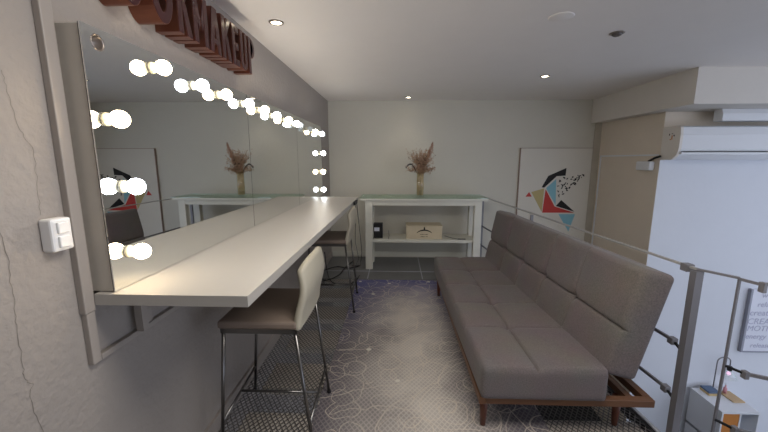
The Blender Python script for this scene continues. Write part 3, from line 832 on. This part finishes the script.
st = MB().box(XR - .0066, XR - .005, 3.675, 3.69, 1.69, 1.705).box(XR - .0066, XR - .005, 3.74, 3.75, 1.70, 1.72).box(XR - .0066, XR - .005, 3.70, 3.715, 1.715, 1.722); st.build('sticker_marks', 'ink', t)
t = MB(); t.prism([(3.60, 1.835), (3.60, 1.905), (3.62, 1.953), (3.70, 1.953), (3.70, 1.835)], fx, 3.235, 4.6)
tag(t.build('air_duct', 'white'), 'bright white boxed duct above the air conditioner, cut by right edge', 'duct')
t = empty('junction_box', (XR, 4.02, 1.37), 'small white box on the tan wall left of the air conditioner', 'junction box')
MB().box(XR - .06, XR - .001, 3.90, 4.12, 1.335, 1.435, .012).build('box_body', 'white', t)
MB().tube([(XR - .03, 3.96, 1.437), (XR - .035, 3.86, 1.475), (XR - .03, 3.80, 1.49)], .012, 8).build('dark_hose', 'dark_gap', t)
t = empty('white_trunking', (XR, 4.5, 1.5), 'thin white cable trunking turning a corner on the tan wall', 'conduit')
MB().box(XR - .012, XR - .0005, 3.86, 4.92, 1.494, 1.512).build('horizontal_run', 'white', t)
MB().box(XR - .012, XR - .0005, 4.905, 4.925, 0.1, 1.493).build('vertical_run', 'white', t)

# board on the white wall
t = empty('writing_board', (4.2, 3.82, -.25), 'white board with faint handwritten lines at the right edge', 'board')
BX, BZ1, BZ0 = 4.05, 0.005, -0.745
MB().box(BX, BX + 1.0, 3.80, 3.836, BZ0, BZ1).build('board', 'paper', t)
MB().box(BX - .022, BX, 3.797, 3.836, BZ0 - .015, BZ1).box(BX, BX + 1.0, 3.797, 3.836, BZ0 - .018, BZ0).build('board_rim', 'board_edge', t)
def text(txt, x, z, size, y):
    cu = bpy.data.curves.new('writing', 'FONT'); cu.body = txt; cu.size = size; cu.extrude = .0006; cu.shear = .15
    o = bpy.data.objects.new('handwriting', cu); COL.objects.link(o)
    dg = bpy.context.evaluated_depsgraph_get(); me = bpy.data.meshes.new_from_object(o.evaluated_get(dg))
    bpy.data.objects.remove(o)
    me.materials.clear(); me.materials.append(M['board_text'])
    ob = bpy.data.objects.new('handwriting', me); COL.objects.link(ob); ob.parent = t
    ob.matrix_parent_inverse = Matrix.Identity(4)
    ob.location = Vector((x, y, z)) - t.location; ob.rotation_euler = (PI / 2, 0, 0)
for txt, x, z, s in (('wear', .13, -.09, .09), ('relax', .10, -.20, .085), ('create', .03, -.305, .10), ('CREATI', .02, -.41, .10), ('MOTIVA', .03, -.495, .095), ('energy', .03, -.59, .085), ('release', .10, -.70, .08)):
    text(txt, BX + x - .03, z, s, 3.7985)

# cube shelf on the lower level
DZ = -1.235
t = empty('cube_shelf', (3.75, 3.6, -2.1), 'low white open cube shelf with an orange compartment on the lower level', 'shelf')
x0, x1, y0, y1 = 3.535, 3.935, 3.40, 3.80
sh = MB(); sh.box(x0, x1, y0, y1, DZ - .02, DZ).box(x0, x0 + .018, y0, y1, -2.1, DZ - .02).box(x1 - .018, x1, y0, y1, -2.1, DZ - .02)
sh.box(x0 + .19, x0 + .205, y0, y1, -2.1, DZ - .02).box(x0 + .018, x1 - .018, y1 - .01, y1, -2.1, DZ - .02).box(x0, x1, y0, y1, DZ - .44, DZ - .42)
sh.build('carcass', 'white', t)
MB().box(x0 + .02, x0 + .188, y0 + .004, y0 + .018, DZ - .418, DZ - .022).build('door', 'orange_door', t)
t = empty('stacked_book', (3.66, 3.74, DZ), 'tan book lying under the blue one on the cube shelf', 'book')
MB().box(3.62, 3.74, 3.66, 3.78, DZ + .001, DZ + .026).build('cover', 'book_tan', t)
t = empty('stacked_book', (3.66, 3.74, DZ + .027), 'blue-grey book lying on top of the tan one', 'book')
MB().box(3.625, 3.745, 3.665, 3.785, DZ + .027, DZ + .047).build('cover', 'book_blue', t)
tag(MB().box(3.79, 3.92, 3.55, 3.735, DZ + .001, DZ + .016, .003).build('wooden_tray', 'board_tan'), 'pale wooden tray under the pink bottle on the cube shelf', 'tray')
t = empty('pink_bottle', (3.80, 3.68, DZ + .016), 'small pink bottle standing on the wooden tray', 'bottle')
MB().lathe([(0, 0), (.018, 0), (.018, .06), (.007, .075), (.007, .10), (0, .10)], (3.83, 3.70, DZ + .017), 'Z', 16).build('bottle_body', 'pink', t)
MB().lathe([(0, 0), (.008, 0), (.008, .018), (0, .018)], (3.83, 3.70, DZ + .1175), 'Z', 12).build('cap', 'white', t)
t = empty('desk_lamp', (3.76, 3.72, DZ), 'small desk lamp with arched neck and clear glass shade glowing pink', 'lamp')
lx, ly = 3.765, 3.775
MB().lathe([(0, 0), (.035, 0), (.035, .012), (0, .016)], (lx, ly, DZ + .001), 'Z', 20).build('base', 'black', t)
hz = DZ + .36
pts = [(lx, ly, DZ + .015), (lx, ly, hz)] + [(lx + .075 - .075 * math.cos(a), ly, hz + .06 * math.sin(a)) for a in [PI * k / 10 for k in range(1, 10)]] + [(lx + .15, ly, hz - .02), (lx + .15, ly, hz - .06)]
MB().tube(pts, .006, 8).build('neck', 'rail', t)
MB().lathe([(0, 0), (.024, 0), (.024, .05), (0, .05)], (lx + .15, ly, hz - .105), 'Z', 16).build('socket', 'black', t)
MB().lathe([(.024, 0), (.05, -.03), (.088, -.085), (.086, -.085), (.048, -.03), (.022, 0)], (lx + .15, ly, hz - .105), 'Z', 24).build('lamp_shade', 'glass', t)
MB().ball((lx + .15, ly, hz - .145), .02, 2).build('light_bulb', 'pinkglow', t)

# ------------------------------------------------------------ ceiling fittings
def downlight(x, y, on, label, tilt=0.0):
    t = empty('ceiling_downlight', (x, y, CEIL), label, 'ceiling light', 'recessed ceiling spotlights')
    MB().lathe([(.030, 0.0), (.045, 0.0), (.044, -.004), (.034, -.007), (.030, -.003)], (x, y, CEIL - .0005), 'Z', 28).build('ring', 'lamp_ring', t)
    if on:
        MB().lathe([(0, -.002), (.031, -.002), (.031, 0), (0, 0)], (x, y, CEIL - .001), 'Z', 24).build('lens', 'lamp_on', t)
        ld = bpy.data.lights.new('spot', 'SPOT'); ld.energy = SPOT_W; ld.color = (1, .86, .66); ld.spot_size = math.radians(95); ld.spot_blend = .8; ld.shadow_soft_size = .03
        lo = bpy.data.objects.new('spot', ld); COL.objects.link(lo); lo.parent = t; lo.location = (0, 0, -.03)
    else:
        o = MB().lathe([(0, -.016), (.018, -.016), (.028, -.010), (.033, .002), (0, .002)], (x, y, CEIL - .004), 'Z', 24).build('eyeball', 'lamp_off', t)
    return t
downlight(-.73, 2.2, True, 'lit recessed ceiling spot above the near mirrors')
downlight(.157, 4.72, True, 'lit recessed ceiling spot close to the back wall')
downlight(1.476, 3.615, True, 'lit recessed ceiling spot nearest the ceiling beam')
downlight(1.448, 2.453, False, 'unlit chrome eyeball spot in the ceiling over the sofa')
tag(MB().lathe([(0, -.002), (.066, -.002), (.070, 0), (0, 0)], (.959, 2.18, CEIL - .0003), 'Z', 36).build('ceiling_cover_plate', 'ceiling'), 'faint round blanking plate flush with the ceiling, painted over', 'cover plate')

# ------------------------------------------------------------ cables at the far end of the counter
t = empty('power_adapter', (-.45, 3.5, .97), 'small black power adapter hanging at the far front corner of counter', 'adapter')
ad = MB(); ad.bar((-.420, 3.40, 1.012), (-.418, 3.62, 1.012), .016, .03)
ad.build('adapter_body', 'black', t)
cb = MB()
cb.tube([(-.42, 3.62, 1.0), (-.42, 3.75, .8), (-.425, 4.0, .55), (-.44, 4.3, .25), (-.48, 4.45, .03), (-.60, 4.5, .012)], .004, 6)
cb.tube([(-.43, 3.62, 1.0), (-.50, 4.1, .45), (-.47, 4.2, .2), (-.55, 4.25, .02)], .003, 6)
cb.build('cord', 'black', t)
lp = MB()
def loop(pts, r):
    # Catmull-Rom through points
    out = []
    n = len(pts)
    for i in range(n - 1):
        p0, p1, p2, p3 = [Vector(pts[max(0, min(n - 1, i + d))]) for d in (-1, 0, 1, 2)]
        for k in range(6):
            u = k / 6
            out.append(.5 * ((2 * p1) + (-p0 + p2) * u + (2 * p0 - 5 * p1 + 4 * p2 - p3) * u * u + (-p0 + 3 * p1 - 3 * p2 + p3) * u ** 3))
    out.append(Vector(pts[-1])); lp.tube(out, r, 7)
loop([(-.60, 4.75, .010), (-.68, 4.43, .010), (-.72, 4.1, .010), (-.85, 3.92, .010), (-.95, 4.05, .02), (-.93, 4.3, .010), (-.8, 4.45, .010), (-.62, 4.4, .010), (-.50, 4.5, .010)], .007)
loop([(-.93, 4.30, .26), (-.90, 4.25, .05), (-.78, 3.9, .012), (-.62, 3.75, .012), (-.50, 3.85, .012), (-.45, 4.1, .012)], .006)
loop([(-.95, 3.80, .010), (-.80, 3.79, .010), (-.6, 3.80, .010), (-.47, 3.78, .010)], .005)
tag(lp.build('floor_cable', 'black'), 'tangle of black cable looped on the floor under the counter', 'cable')
